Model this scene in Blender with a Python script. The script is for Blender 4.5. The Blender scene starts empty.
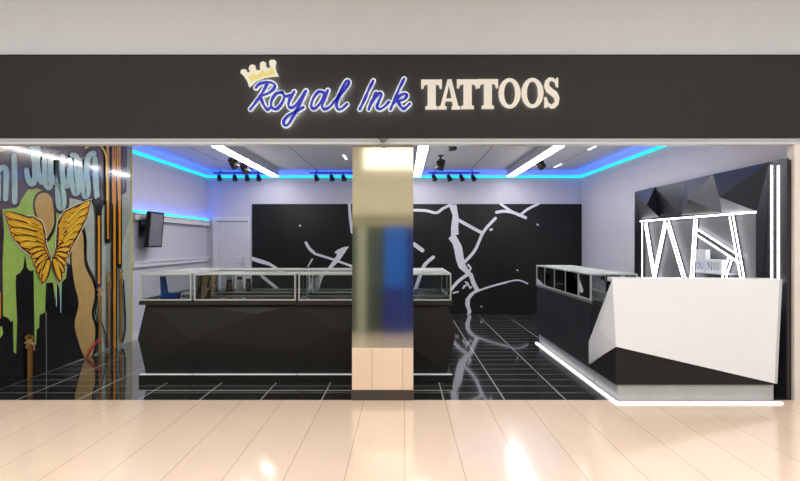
import bpy, math, random
from mathutils import Vector
from mathutils.geometry import tessellate_polygon

random.seed(7)
C = bpy.context.scene.collection
F, PX, PY, H = 620.0, 403.0, 243.0, 1.5          # focal length in pixels, principal point, eye height
XL, XR, YB, YS = -4.15, 3.77, 13.10, 5.92        # left wall, right wall, back wall, shop front line
ZC, ZH = 3.02, 2.44                              # shop ceiling, head of the opening

def at(px, py, Y):                                # point on a plane facing the viewer
    return Vector(((px-PX)*Y/F, Y, H-(py-PY)*Y/F))
def onx(px, py, X):                               # point on a side wall
    s = (px-PX)/X
    return Vector((X, F/s, H-(py-PY)/s))

# ------------------------------------------------------------------ materials
def lin(c):
    return tuple(((v/255)/12.92 if v/255 <= .04045 else ((v/255+.055)/1.055)**2.4) for v in c)
MATS = {}
def mat(name, rgb, rough=.5, metal=0, emit=0, ecol=None, var=.06, scale=6, spec=.5, coat=0, bump=0, raw=False, coatr=.04):
    if name in MATS: return MATS[name]
    m = bpy.data.materials.new(name); m.use_nodes = True; MATS[name] = m
    nt = m.node_tree; b = nt.nodes['Principled BSDF']
    col = tuple(rgb) if raw else lin(rgb)
    tc = nt.nodes.new('ShaderNodeTexCoord')
    nz = nt.nodes.new('ShaderNodeTexNoise'); nz.inputs['Scale'].default_value = scale; nz.inputs['Detail'].default_value = 3
    nt.links.new(tc.outputs['Object'], nz.inputs['Vector'])
    rp = nt.nodes.new('ShaderNodeValToRGB')
    rp.color_ramp.elements[0].position = .3; rp.color_ramp.elements[1].position = .7
    rp.color_ramp.elements[0].color = tuple(max(0, v*(1-var)) for v in col)+(1,)
    rp.color_ramp.elements[1].color = tuple(min(1, v*(1+var)) for v in col)+(1,)
    nt.links.new(nz.outputs['Fac'], rp.inputs['Fac'])
    nt.links.new(rp.outputs['Color'], b.inputs['Base Color'])
    b.inputs['Roughness'].default_value = rough; b.inputs['Metallic'].default_value = metal
    b.inputs['Specular IOR Level'].default_value = spec
    b.inputs['Coat Weight'].default_value = coat; b.inputs['Coat Roughness'].default_value = coatr
    if emit:
        b.inputs['Emission Color'].default_value = (ecol or col)+(1,) if len(ecol or col) == 3 else (ecol or col)
        b.inputs['Emission Strength'].default_value = emit
    if bump:
        bp = nt.nodes.new('ShaderNodeBump'); bp.inputs['Strength'].default_value = bump; bp.inputs['Distance'].default_value = .01
        nt.links.new(nz.outputs['Fac'], bp.inputs['Height']); nt.links.new(bp.outputs['Normal'], b.inputs['Normal'])
    return m

def glass_mat(name, tint, refl=.9):
    m = bpy.data.materials.new(name); m.use_nodes = True; nt = m.node_tree
    nt.nodes.remove(nt.nodes['Principled BSDF']); out = nt.nodes['Material Output']
    t = nt.nodes.new('ShaderNodeBsdfTransparent'); t.inputs['Color'].default_value = tint+(1,)
    g = nt.nodes.new('ShaderNodeBsdfGlossy'); g.inputs['Roughness'].default_value = .02
    g.inputs['Color'].default_value = (refl, refl, refl, 1)
    fr = nt.nodes.new('ShaderNodeFresnel'); fr.inputs['IOR'].default_value = 1.5
    mx = nt.nodes.new('ShaderNodeMixShader')
    nt.links.new(fr.outputs['Fac'], mx.inputs['Fac']); nt.links.new(t.outputs['BSDF'], mx.inputs[1]); nt.links.new(g.outputs['BSDF'], mx.inputs[2])
    nt.links.new(mx.outputs['Shader'], out.inputs['Surface'])
    return m

def math_node(nt, op, a, b=None, c=None):
    n = nt.nodes.new('ShaderNodeMath'); n.operation = op
    for i, v in enumerate((a, b, c)):
        if v is None: continue
        if isinstance(v, (int, float)): n.inputs[i].default_value = v
        else: nt.links.new(v, n.inputs[i])
    return n.outputs[0]

def grid_mat(name, base, line, x0, dx, wx, y0=0, dy=0, wy=0, rough=.1, spec=.5, var=.08, nscale=3, bump=0, stretch=None, coat=0, coat_ior=1.5):
    """tiles or planks: joints on a grid in object (= world) coordinates"""
    m = bpy.data.materials.new(name); m.use_nodes = True; nt = m.node_tree; b = nt.nodes['Principled BSDF']
    tc = nt.nodes.new('ShaderNodeTexCoord'); sp = nt.nodes.new('ShaderNodeSeparateXYZ')
    nt.links.new(tc.outputs['Object'], sp.inputs[0])
    def joint(o, p0, d, w):
        a = math_node(nt, 'SUBTRACT', o, p0-w/2); a = math_node(nt, 'DIVIDE', a, d)
        fl = math_node(nt, 'FLOOR', a); fr = math_node(nt, 'SUBTRACT', a, fl)
        return math_node(nt, 'LESS_THAN', fr, w/d), fl
    jx, ix = joint(sp.outputs['X'], x0, dx, wx)
    fac = jx; iy = None
    if dy:
        jy, iy = joint(sp.outputs['Y'], y0, dy, wy)
        fac = math_node(nt, 'MAXIMUM', jx, jy)
    mp = nt.nodes.new('ShaderNodeMapping'); nt.links.new(tc.outputs['Object'], mp.inputs['Vector'])
    if stretch: mp.inputs['Scale'].default_value = stretch
    nz = nt.nodes.new('ShaderNodeTexNoise'); nz.inputs['Scale'].default_value = nscale; nz.inputs['Detail'].default_value = 4
    nt.links.new(mp.outputs['Vector'], nz.inputs['Vector'])
    wn = nt.nodes.new('ShaderNodeTexWhiteNoise'); wn.noise_dimensions = '2D'
    cb = nt.nodes.new('ShaderNodeCombineXYZ'); nt.links.new(ix, cb.inputs[0])
    if iy is not None: nt.links.new(iy, cb.inputs[1])
    nt.links.new(cb.outputs[0], wn.inputs['Vector'])
    v = math_node(nt, 'ADD', math_node(nt, 'MULTIPLY', nz.outputs['Fac'], .7), math_node(nt, 'MULTIPLY', wn.outputs['Value'], .3))
    rp = nt.nodes.new('ShaderNodeValToRGB'); rp.color_ramp.elements[0].position = .25; rp.color_ramp.elements[1].position = .75
    rp.color_ramp.elements[0].color = tuple(c*(1-var) for c in base)+(1,); rp.color_ramp.elements[1].color = tuple(min(1, c*(1+var)) for c in base)+(1,)
    nt.links.new(v, rp.inputs['Fac'])
    mx = nt.nodes.new('ShaderNodeMix'); mx.data_type = 'RGBA'
    nt.links.new(fac, mx.inputs[0]); nt.links.new(rp.outputs['Color'], mx.inputs[6]); mx.inputs[7].default_value = line+(1,)
    nt.links.new(mx.outputs[2], b.inputs['Base Color'])
    b.inputs['Roughness'].default_value = rough; b.inputs['Specular IOR Level'].default_value = spec
    b.inputs['Coat Weight'].default_value = coat; b.inputs['Coat IOR'].default_value = coat_ior; b.inputs['Coat Roughness'].default_value = .03
    if bump:
        bp = nt.nodes.new('ShaderNodeBump'); bp.inputs['Strength'].default_value = bump; bp.inputs['Distance'].default_value = .01
        nt.links.new(nz.outputs['Fac'], bp.inputs['Height']); nt.links.new(bp.outputs['Normal'], b.inputs['Normal'])
    return m

M_wall = mat('white_plaster', (194, 191, 202), .6, var=.02)
M_moulding = mat('white_moulding', (214, 212, 218), .45, var=.02)
M_facade = mat('grey_facade', (199, 201, 205), .7, var=.012, scale=2)
M_fascia = mat('charcoal_fascia', (39, 38, 36), .6, var=.03, scale=3, spec=.25)
M_alu = mat('pale_aluminium', (194, 197, 202), .35, metal=0, var=.03)
M_jamb = mat('cream_jamb', (225, 216, 206), .5, var=.02)
M_black = mat('black_laminate', (27, 26, 24), .5, var=.08, spec=.3)
M_blackp = mat('black_panel', (26, 26, 28), .45, var=.15, scale=2)
M_facetmid = mat('facet_shade_mid', (58, 58, 70), .3, var=.1)
M_plastic = mat('black_plastic', (12, 12, 13), .35)
M_dark = mat('dark_metal', (38, 40, 52), .4, metal=.4)
M_chrome = mat('brushed_frame', (186, 190, 186), .35, metal=.3, var=.03)
M_steel = mat('brushed_toe_kick', (178, 182, 184), .4, metal=.4, var=.04)
M_white = mat('white_lacquer', (234, 237, 242), .3, var=.01)
M_ledw = mat('white_led', (255, 255, 255), .5, emit=1.4, ecol=(1, .98, .97))
M_lamp = mat('linear_lamp', (255, 255, 255), .5, emit=25, ecol=(1, .98, .97))
M_lattice = mat('shelf_led', (255, 255, 255), .5, emit=7, ecol=(.97, .98, 1))
M_cyan = mat('blue_led', (20, 90, 255), .5, emit=22, ecol=(.01, .10, 1))
M_aqua = mat('aqua_led', (10, 200, 220), .5, emit=1.15, ecol=(0, .84, .92))
M_slot = mat('slot_light', (255, 255, 255), .5, emit=2.0, ecol=(1, 1, 1))
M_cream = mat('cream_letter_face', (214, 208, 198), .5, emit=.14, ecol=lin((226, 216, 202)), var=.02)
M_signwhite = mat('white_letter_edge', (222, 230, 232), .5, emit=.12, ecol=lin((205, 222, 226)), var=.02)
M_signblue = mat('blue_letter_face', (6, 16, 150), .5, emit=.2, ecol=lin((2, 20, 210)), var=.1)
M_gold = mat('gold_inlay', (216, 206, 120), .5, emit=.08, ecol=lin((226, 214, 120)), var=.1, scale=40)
M_halo = mat('halo_led', (255, 255, 255), .5, emit=6, ecol=(1, .98, .95))
M_glass = glass_mat('clear_glass', (.93, .95, .94))
M_gtop = glass_mat('sheen_glass_top', (.86, .92, .88))
_nt = M_gtop.node_tree; _df = _nt.nodes.new('ShaderNodeBsdfDiffuse'); _df.inputs['Color'].default_value = (.8, .86, .82, 1)  # diffuse white mixed in paints the ceiling's reflection onto the glass
_mx = _nt.nodes.new('ShaderNodeMixShader'); _mx.inputs['Fac'].default_value = .42
_o = _nt.nodes['Material Output']; _src = _o.inputs['Surface'].links[0].from_socket
_nt.links.new(_src, _mx.inputs[1]); _nt.links.new(_df.outputs['BSDF'], _mx.inputs[2]); _nt.links.new(_mx.outputs['Shader'], _o.inputs['Surface'])
M_screen = mat('grey_screen', (120, 118, 128), .3, var=.05)
M_door = mat('white_door', (208, 206, 212), .5, var=.02)
M_floor = grid_mat('black_tiles', (.018, .018, .018), (.55, .55, .54), -2.529, .5835, .012, 5.92, .2915, .010, rough=.07, spec=.9, var=.3, coat=.35, coat_ior=1.8)
M_mall = grid_mat('beige_planks', lin((238, 212, 188)), lin((202, 176, 150)), .013, .386, .007, rough=.13, spec=.6, var=.035, nscale=2.2, stretch=(3, .5, 1))
M_ceil = grid_mat('ceiling_panels', lin((190, 189, 194)), lin((112, 110, 115)), -3.4, 1.603, .02, 6.2, 2.4, .0, rough=.7, spec=.2, var=.02)
M_base = grid_mat('stone_block', lin((233, 208, 182)), lin((190, 165, 140)), -.39, .29, .006, rough=.25, var=.05, nscale=2, stretch=(3, 1, .6))
M_mirror = mat('polished_steel', (212, 211, 200), .07, metal=1, var=.01)

# ------------------------------------------------------------------ mesh builder
class MB:
    def __init__(s): s.v = []; s.f = []; s.m = []; s.sm = []
    def add(s, vs, fs, m=0, smooth=False):
        o = len(s.v); s.v += [Vector(p) for p in vs]
        for f in fs: s.f.append([o+i for i in f]); s.m.append(m); s.sm.append(smooth)
        return s
    def box(s, x0, x1, y0, y1, z0, z1, m=0):
        return s.add([(x, y, z) for z in (z0, z1) for y in (y0, y1) for x in (x0, x1)],
                     [(0, 2, 3, 1), (4, 5, 7, 6), (0, 1, 5, 4), (2, 6, 7, 3), (0, 4, 6, 2), (1, 3, 7, 5)], m)
    def bar(s, a, b, w, h, up=(0, 0, 1), m=0):      # rectangular bar from a to b; w across, h along up
        a = Vector(a); b = Vector(b); d = (b-a).normalized(); up = Vector(up)
        side = d.cross(up).normalized(); u = side.cross(d).normalized()
        vs = [p+side*sx*w/2+u*sy*h/2 for p in (a, b) for sx, sy in ((-1, -1), (1, -1), (1, 1), (-1, 1))]
        return s.add(vs, [(0, 3, 2, 1), (4, 5, 6, 7), (0, 1, 5, 4), (1, 2, 6, 5), (2, 3, 7, 6), (3, 0, 4, 7)], m)
    def tube(s, prof, a, b, n=16, m=0):            # lathe: prof = [(t 0..1 along a-b, radius)]
        a = Vector(a); b = Vector(b); d = (b-a).normalized()
        r = d.orthogonal().normalized(); q = d.cross(r); vs = []; fs = []
        for t, rad in prof:
            for k in range(n):
                an = 2*math.pi*k/n; vs.append(a+(b-a)*t+(r*math.cos(an)+q*math.sin(an))*rad)
        for i in range(len(prof)-1):
            for k in range(n): fs.append((i*n+k, i*n+(k+1) % n, (i+1)*n+(k+1) % n, (i+1)*n+k))
        s.add(vs, fs, m, True)
        o = len(vs)
        s.add(vs[:n], [tuple(reversed(range(n)))], m); s.add(vs[-n:], [tuple(range(n))], m)
        return s
    def poly(s, pts, m=0):
        return s.add(pts, tessellate_polygon([[Vector(p) for p in pts]]), m)
    def prism(s, loops, off, m=0, mside=None):     # flat shape (loops: outer + holes), pushed by vector off
        flat = [Vector(p) for l in loops for p in l]; off = Vector(off); n = len(flat)
        tri = tessellate_polygon([[Vector(p) for p in l] for l in loops])
        s.add(flat, tri, m); s.add([p+off for p in flat], tri, m if mside is None else mside)
        for l in loops:
            k = len(l); vs = [Vector(p) for p in l]+[Vector(p)+off for p in l]
            s.add(vs, [(i, (i+1) % k, k+(i+1) % k, k+i) for i in range(k)], m if mside is None else mside)
        return s
    def build(s, name, mats, parent=None, loc=None, bevel=0):
        if not isinstance(mats, (list, tuple)): mats = [mats]
        org = Vector(loc) if loc is not None else (ORG[parent.name] if parent else Vector((0, 0, 0)))
        me = bpy.data.meshes.new(name)
        me.from_pydata([tuple(p-org) for p in s.v], [], s.f)
        for x in mats: me.materials.append(x)
        for i, p in enumerate(me.polygons): p.material_index = s.m[i]; p.use_smooth = s.sm[i]
        import bmesh
        bm = bmesh.new(); bm.from_mesh(me); bmesh.ops.recalc_face_normals(bm, faces=bm.faces); bm.to_mesh(me); bm.free()
        o = bpy.data.objects.new(name, me); C.objects.link(o)
        if parent: o.parent = parent
        else: o.location = org
        ORG[o.name] = org
        if bevel:
            b = o.modifiers.new('edge', 'BEVEL'); b.width = bevel; b.segments = 2; b.limit_method = 'ANGLE'
        return o
ORG = {}
def thing(name, label, cat, loc, group=None):
    o = bpy.data.objects.new(name, None); C.objects.link(o); o.location = loc; o.empty_display_size = .1
    ORG[o.name] = Vector(loc)
    return tag(o, label, cat, group)
def tag(o, label, cat, group=None, kind=None):
    o['label'] = label; o['category'] = cat
    if group: o['group'] = group
    if kind: o['kind'] = kind
    return o
def struct(o): o['kind'] = 'structure'; return o
def dup(root, delta, label):
    r = root.copy(); C.objects.link(r); r.location = Vector(root.location)+Vector(delta); r['label'] = label
    for ch in list(root.children):
        c = ch.copy(); C.objects.link(c); c.parent = r
        for g in list(ch.children):
            d = g.copy(); C.objects.link(d); d.parent = c
    return r

def catmull(pts, n=8, closed=False):
    P = [Vector((p[0], p[1])) for p in pts]; out = []; k = len(P)
    for i in range(k if closed else k-1):
        g = (lambda j: P[j % k]) if closed else (lambda j: P[max(0, min(k-1, j))])
        p0, p1, p2, p3 = g(i-1), g(i), g(i+1), g(i+2)
        for t in (j/n for j in range(n)):
            out.append(.5*((2*p1)+(p2-p0)*t+(2*p0-5*p1+4*p2-p3)*t*t+(3*p1-p0-3*p2+p3)*t**3))
    if not closed: out.append(P[-1])
    return out
def ribbon(pts, w, n=8, smooth=True, taper=False, caps=True):
    """outline quads of a brush stroke in 2D; w is a width or a function of 0..1"""
    P = catmull(pts, n) if smooth and len(pts) > 2 else [Vector((p[0], p[1])) for p in pts]
    L = []; R = []; N = len(P)
    for i, p in enumerate(P):
        d = (P[min(N-1, i+1)]-P[max(0, i-1)]); d = d.normalized() if d.length > 1e-9 else Vector((1, 0))
        nrm = Vector((-d.y, d.x)); t = i/max(1, N-1)
        ww = w(t) if callable(w) else (w*(1-.8*t) if taper else w)
        L.append(p+nrm*ww/2); R.append(p-nrm*ww/2)
    def cap(p, a, b):
        c = []
        r = (a-p)
        for k in range(1, 5):
            an = math.pi*k/5; c.append(p+Vector((r.x*math.cos(an)-r.y*math.sin(an), r.x*math.sin(an)+r.y*math.cos(an))))
        return c
    ends = []
    if caps: ends = [[L[0]]+cap(P[0], L[0], R[0])+[R[0]], [R[-1]]+cap(P[-1], R[-1], L[-1])+[L[-1]]]
    return L, R, ends

# ------------------------------------------------------------------ the setting
struct(MB().box(XL-.2, XR+.2, YS, YB+.2, -.2, 0).build('floor', M_floor))
struct(MB().box(-9, 9, -3.0, YS, -.2, 0).build('floor_mall', M_mall))
struct(MB().box(XL-.2, XR+.2, YS+.14, YB+.2, ZC, ZC+.2).build('ceiling', M_ceil))
struct(MB().box(XL-.2, XL, YS, YB+.2, 0, ZC).build('wall_left', M_wall))
struct(MB().box(XR, XR+.2, YS+.0, YB+.2, 0, ZC).build('wall_right', M_wall))
struct(MB().box(XL, XR, YB, YB+.2, 0, ZC).build('wall_back', M_wall))
# facade: grey wall above, charcoal fascia, pale aluminium head of the opening
struct(MB().box(-9, 9, YS, YS+.14, ZH+.03, 4.4).box(-9, XL-.02, YS, YS+.14, 0, ZH+.03).build('wall_front', M_facade))
zf0, zf1 = H+105*(YS-.05)/F, H+187.5*(YS-.05)/F
fas = struct(MB().box(-9, 9, YS-.05, YS, zf0, zf1).build('trim_1', M_fascia))
struct(MB().box(-9, 9, YS-.035, YS+.10, ZH+.035, zf0).box(-9, 9, YS-.02, YS+.10, ZH, ZH+.035).build('trim_2', M_alu))
struct(MB().box(3.728, 4.4, YS-.015, YS+.10, 0, ZH).build('trim_3', M_jamb))
struct(MB().box(-9, 9, YS-.04, YS-.03, zf1, zf1+.012).box(-9, 9, YS-.04, YS, zf1, zf1+.012).build('trim_4', M_alu))
# invented far side of the mall (behind the viewer), shaped for the column's reflection
YO = -2.2
M_opp = mat('beige_shopfront', (214, 204, 178), .6)
M_olive = mat('olive_band', (150, 142, 112), .6)
M_green = mat('dark_green_glass', (62, 76, 62), .4)
M_blue = mat('blue_reflected_panel', (24, 96, 190), .4)
M_navyp = mat('deep_blue_panel', (22, 44, 120), .4)
M_pale = mat('pale_pier', (168, 172, 150), .5)
M_glowp = mat('reflected_glow_panel', (255, 250, 225), .5, emit=1.6, ecol=(1, .97, .84))  # glowing panel added for the bright top of the column's reflection
struct(MB().box(-9, 9, YO-.2, YO, 2.66, 4.4, 0).box(-9, 9, YO-.2, YO+.02, 2.40, 2.66, 1).box(-9, 9, YO-.2, YO-.01, 0, 2.40, 2)
       .box(-1.04, -.84, YO-.01, YO+.02, 0, 2.40, 5).box(-.42, .08, YO-.01, YO+.02, 0, 2.40, 3).box(.08, .6, YO-.01, YO+.02, 0, 2.40, 4)
       .box(-.45, .02, YO+.02, YO+.3, 0, 1.0, 4)
       .box(-.9, .8, YO, YO+.05, 3.72, 4.25, 6).build('wall_opposite', [M_opp, M_olive, M_green, M_blue, M_navyp, M_pale, M_glowp]))
struct(MB().box(-9, 9, -3, YS+.14, 4.4, 4.5).build('ceiling_mall', mat('mall_ceiling', (225, 222, 216), .8)))

# left wall mouldings
struct(MB().box(XL, XL+.07, 9.46, YB, 1.86, 1.965).box(XL, XL+.09, 9.46, YB, 1.945, 1.965).build('trim_5', M_moulding))
struct(MB().box(XL, XL+.04, 9.46, YB, 1.12, 1.20).box(XL, XL+.055, 9.46, YB, 1.185, 1.205).build('trim_6', M_moulding))
struct(MB().box(XL, XL+.02, 9.46, YB, 0, .12).build('baseboard_left', M_moulding))
# back door
dx0, dx1, dzt = -3.93, -3.27, 1.965
d = struct(MB().box(dx0, dx1, YB-.03, YB-.002, 0, dzt).box(dx0+.1, dx1-.1, YB-.036, YB-.03, 1.15, dzt-.14).box(dx0+.1, dx1-.1, YB-.036, YB-.03, .14, .98).build('door_1', M_door))
MB().box(dx0-.08, dx0, YB-.05, YB-.002, 0, dzt+.09).box(dx1, dx1+.05, YB-.05, YB-.002, 0, dzt+.09).box(dx0, dx1, YB-.05, YB-.002, dzt, dzt+.09).box(dx0, dx1, YB-.032, YB-.028, dzt-.02, dzt, 1).build('door_frame', [M_moulding, mat('door_gap', (120, 118, 124), .6)], d)
MB().box(dx1-.11, dx1-.07, YB-.045, YB-.03, 1.0, 1.2).tube([(0, .012), (1, .012)], (dx1-.09, YB-.08, 1.08), (dx1-.20, YB-.08, 1.08), 10).tube([(0, .01), (1, .01)], (dx1-.09, YB-.03, 1.08), (dx1-.09, YB-.085, 1.08), 10).build('door_handle', M_chrome, d)

# ------------------------------------------------------------------ column on the shop front line
cx0, cx1 = (352-PX)/104.7, (413.3-PX)/104.7
zb, zp = H-105/104.7, H-147/104.7
col = thing('column', 'square column with mirror-polished steel upper panel and beige stone base', 'column', ((cx0+cx1)/2, YS+.2, 0))
mb = MB(); mb.add([(cx0, YS+.0, zb), (cx1, YS+.0, zb), (cx1, YS+.062, ZH-.002), (cx0, YS+.062, ZH-.002), (cx0, YS+.4, zb), (cx1, YS+.4, zb), (cx1, YS+.4, ZH-.002), (cx0, YS+.4, ZH-.002)],
                  [(0, 1, 2, 3), (5, 4, 7, 6), (1, 5, 6, 2), (4, 0, 3, 7), (0, 4, 5, 1), (3, 2, 6, 7)])
mb.build('steel_panel', M_mirror, col)
MB().box(cx0, cx1, YS-.005, YS+.4, zp, zb).build('base_block', M_base, col, bevel=.004)
MB().box(cx0-.006, cx1+.006, YS-.012, YS+.41, 0.001, zp).build('plinth', mat('dark_plinth', (66, 58, 52), .5), col)

# ------------------------------------------------------------------ painted wall panel on the left (graffiti)
XM = XL+.022
class Paint:
    def __init__(s, f, mats): s.f = f; s.mb = MB(); s.names = list(mats); s.mats = list(mats.values()); s.layer = 0
    def up(s): pass
    def poly(s, c, pts, smooth=False, closed=True):
        P = catmull(pts, 6, True) if smooth else pts
        s.layer += 1
        s.mb.poly([s.f(p[0], p[1], s.layer) for p in P], s.names.index(c))
    def line(s, c, pts, w, **k):
        L, R, ends = ribbon(pts, w, **k); i = s.names.index(c); s.layer += 1
        vs = [s.f(p.x, p.y, s.layer) for p in L+R]; n = len(L)
        s.mb.add(vs, [(j, j+1, n+j+1, n+j) for j in range(n-1)], i)
        for e in ends: s.mb.add([s.f(p.x, p.y, s.layer) for p in e], [tuple(range(len(e)))], i)
def pm(n, c): return mat('paint_'+n, c, .16, var=.09, scale=9, spec=.6, coat=.4, coatr=.07)
PM = {n: pm(n, c) for n, c in dict(sage=(172, 180, 168), black=(26, 23, 26), green=(156, 190, 92), tan=(196, 162, 100), olive=(178, 162, 84),
      purple=(58, 42, 56), mauve=(88, 70, 80), ice=(164, 196, 196), ice2=(176, 200, 198), gold=(226, 172, 40), amber=(214, 142, 30), ochre=(156, 112, 40), white=(222, 220, 205),
      maroon=(74, 34, 34), red=(196, 40, 58), brown=(122, 88, 42), yellow=(236, 206, 70), sand=(190, 160, 104), dsage=(146, 156, 146)).items()}
def fm(px, py, layer):
    p = onx(px, py, XM); return Vector((XM+.00012*layer, p.y, max(.004, min(ZC-.01, p.z))))
P = Paint(fm, PM)
yM1 = onx(131.6, 243, XM).y
P.mb.box(XL+.001, XM, YS+.02, yM1, .002, ZC-.005, 0)
P.mb.box(XL+.001, XM+.012, yM1-.015, yM1, .002, ZC-.005, list(PM).index('yellow'))
P.up()
P.poly('olive', [(-40, 100), (62, 120), (60, 168), (50, 200), (30, 205), (-40, 200)])
P.poly('sand', [(-20, 145), (24, 146), (22, 168), (-20, 172)], True)
P.poly('dsage', [(100, 130), (131, 140), (131, 215), (122, 245), (118, 300), (110, 345), (104, 352), (106, 250)])
P.poly('olive', [(84, 138), (106, 138), (106, 165), (96, 150), (84, 150)])
P.poly('green', [(-30, 197), (62, 188), (66, 230), (66, 300), (50, 352), (20, 364), (-30, 364)])
P.poly('purple', [(104, 130), (127, 136), (127, 165), (126, 192), (122, 195), (119, 190), (118, 205), (100, 205)])
P.up()
# black lower city with green drips cut into it
P.poly('black', [(-40, 322), (-3, 306), (3, 306), (3, 316), (8, 318), (11, 322), (13, 320), (13.5, 352), (16, 354), (17, 320), (15.5, 285), (16, 275), (20, 273), (23, 268), (25, 254),
                 (27, 268), (30, 271), (33.5, 270), (34, 300), (34.6, 344), (36, 345), (36.6, 329), (39, 328), (39.5, 315), (45, 312.5), (46, 283), (53, 282.5), (55, 300), (57, 283), (59, 288), (60.5, 304), (62, 282), (66, 278), (67.5, 262), (70.5, 265),
                 (74, 276), (78, 303), (74, 324), (78, 342), (85, 357.5), (60, 372), (0, 400), (-40, 420)])
P.poly('purple', [(-40, 196), (2, 208), (4, 232), (2.5, 262), (3, 306), (-40, 330)])
P.poly('amber', [(-6, 290), (0.6, 292), (1, 318), (-6, 322)])
P.poly('green', [(-4, 328), (2, 326), (3, 334), (0, 338), (-4, 338)])
P.up()
P.line('dsage', [(46, 312), (46.4, 378)], .7)
P.line('ice', [(56.2, 283), (56.3, 306)], 1.0); P.line('ice', [(61, 283), (60.6, 312)], 1.0)
# tan figure
P.poly('purple', [(33, 206), (36, 194), (46, 190), (54, 198), (56, 222), (52, 236), (44, 243), (37, 222)], True)
P.poly('black', [(70, 250), (80, 228), (85, 236), (87, 264), (95, 280), (98, 294), (94, 314), (98.5, 329), (95, 353.5), (84, 358.5), (77.2, 342), (73, 324), (77, 303), (72.6, 282)], True)
P.up()
P.poly('tan', [(34.5, 205), (38, 195), (46, 193), (52, 200), (54, 222), (50, 233), (44.5, 239), (38, 220)], True)
P.poly('tan', [(71.5, 252), (79, 232), (83, 236), (84.5, 264), (92, 281), (94.7, 294), (91.5, 314), (95, 329), (92.6, 353.6), (85, 357.6), (78.5, 342), (74.5, 324), (78.5, 303), (74, 282)], True)
# lettering: dark brush under, pale brush over
LET = [[(-3, 172), (1.5, 167.6), (5, 169), (5.8, 178), (5, 199)], [(-2, 176), (-2.5, 200)], [(13.6, 156), (14.2, 180), (14.3, 202)],
       [(26, 170), (27.5, 178), (30.5, 183.5), (34, 180), (34.2, 164), (31, 146)], [(37.5, 146), (37, 166), (40, 180), (44, 180), (43.8, 160)],
       [(43.8, 176), (46.5, 186), (50, 184), (50, 158)], [(50, 172), (53.5, 182), (57, 178), (58, 160), (57.5, 190), (59, 207), (63, 205), (62.4, 192), (57.5, 182)],
       [(62, 156), (61.5, 172), (64, 184), (68, 184), (69.6, 168)], [(69.6, 160), (71, 180), (74.5, 193), (78, 188), (76, 168), (76, 157), (72, 155)],
       [(79, 160), (81, 180), (84.5, 196), (87.5, 190), (86, 170), (88.5, 156), (94, 153)], [(94.5, 158), (95.3, 180), (96.5, 197)]]
P.poly('mauve', [(-28, 158), (8, 150), (40, 143), (104, 143), (105, 200), (92, 203), (60, 196), (30, 186), (16, 208), (-28, 212)])
for s in LET: P.line('mauve', s, 12)
P.up()
for s in LET: P.line('purple', s, 9.6)
P.up()
for s in LET: P.line('ice', s, lambda t: 5.0+.9*math.sin(3*t))
P.line('mauve', [(80, 154), (84, 146), (92, 147), (99, 156), (101, 168)], 2.4)
P.up()
for s in LET: P.line('ice2', [(x-.9, y) for x, y in s], 1.1)
# wings
WL = [(3.7, 210.5), (10, 216), (22, 217.5), (32, 217), (41, 222.5), (44, 233), (44.5, 243), (49.4, 256), (47, 270), (42, 284.5), (38, 278.5), (34.8, 264), (30, 255), (20.6, 247), (11.2, 236), (6.5, 223)]
WR = [(90.6, 200), (84, 202.5), (75, 206), (64, 212), (57.6, 222), (56.6, 234), (56, 246.5), (51.8, 257), (53.6, 270), (58.6, 283), (62.5, 276), (65, 263), (70.5, 248), (78.6, 233), (86.5, 217)]
def grow(poly, d):
    c = Vector((sum(p[0] for p in poly)/len(poly), sum(p[1] for p in poly)/len(poly))); out = []
    for p in poly:
        v = Vector(p)-c; out.append(tuple(c+v*(1+d/v.length)))
    return out
for w in (WL, WR): P.poly('white', grow(w, 2.0))
P.up()
for w in (WL, WR): P.poly('maroon', grow(w, .9))
P.up()
def feather(a, b, w, c='gold'):
    a = Vector(a); b = Vector(b); m = (a+b)/2
    P.line(c, [a, m, b], lambda t: w*(.45+1.0*math.sin(math.pi*min(1, .15+.75*t))), caps=True, n=5)
LF = [((40, 227), (6, 214)), ((40, 232), (8.5, 222)), ((40, 237), (11, 230)), ((40, 242), (15, 238)), ((41, 246), (21, 244.5))]
LF2 = [((42, 249), (29, 251.5)), ((43.5, 252), (32, 257)), ((45, 255), (35, 265)), ((46, 258), (37, 271)), ((47, 260), (39.5, 277)), ((47.6, 261), (42.5, 281))]
RF = [((59.5, 226), (87.5, 203)), ((60, 231), (86, 210)), ((60, 236), (83, 218)), ((59.8, 241), (79, 226)), ((59, 245), (75, 234))]
RF2 = [((58, 248), (71, 241)), ((57, 251), (68, 249)), ((56, 254), (66, 256)), ((55, 257), (64, 264)), ((54, 259), (62, 271)), ((53.4, 260), (59, 279))]
for w in (WL, WR): P.poly('gold', grow(w, -.6))
for a, b in LF+RF: feather(a, b, 7.4, 'maroon'); feather(a, b, 5.2)
for a, b in LF2+RF2: feather(a, b, 5.6, 'maroon'); feather(a, b, 3.2, 'gold')
P.poly('gold', [(24, 219), (32, 218.6), (39.6, 223.6), (42.4, 234), (43, 243), (38, 240), (34, 230), (27, 224)], True)
P.poly('gold', [(76, 207.6), (65, 213.5), (59, 223), (58, 234), (57.6, 244), (62, 238), (65, 228), (72, 216)], True)
P.up()
for w, e in ((WL, 1), (WR, -1)):
    pass
for a, b in LF+RF:
    a = Vector(a); b = Vector(b); P.line('yellow', [a.lerp(b, .25)+Vector((0, -.5)), a.lerp(b, .85)+Vector((0, -.3))], 1.5, smooth=False)
for a, b in LF2+RF2:
    a = Vector(a); b = Vector(b); P.line('yellow', [a.lerp(b, .25), a.lerp(b, .8)], 1.0, smooth=False)
for x, y in ((30, 222), (34, 224), (37, 228), (34, 230), (39, 233), (38, 238), (41, 240), (31, 226)): P.line('maroon', [(x, y), (x+1.4, y+1.6), (x+3, y+1.2)], .6)
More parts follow.
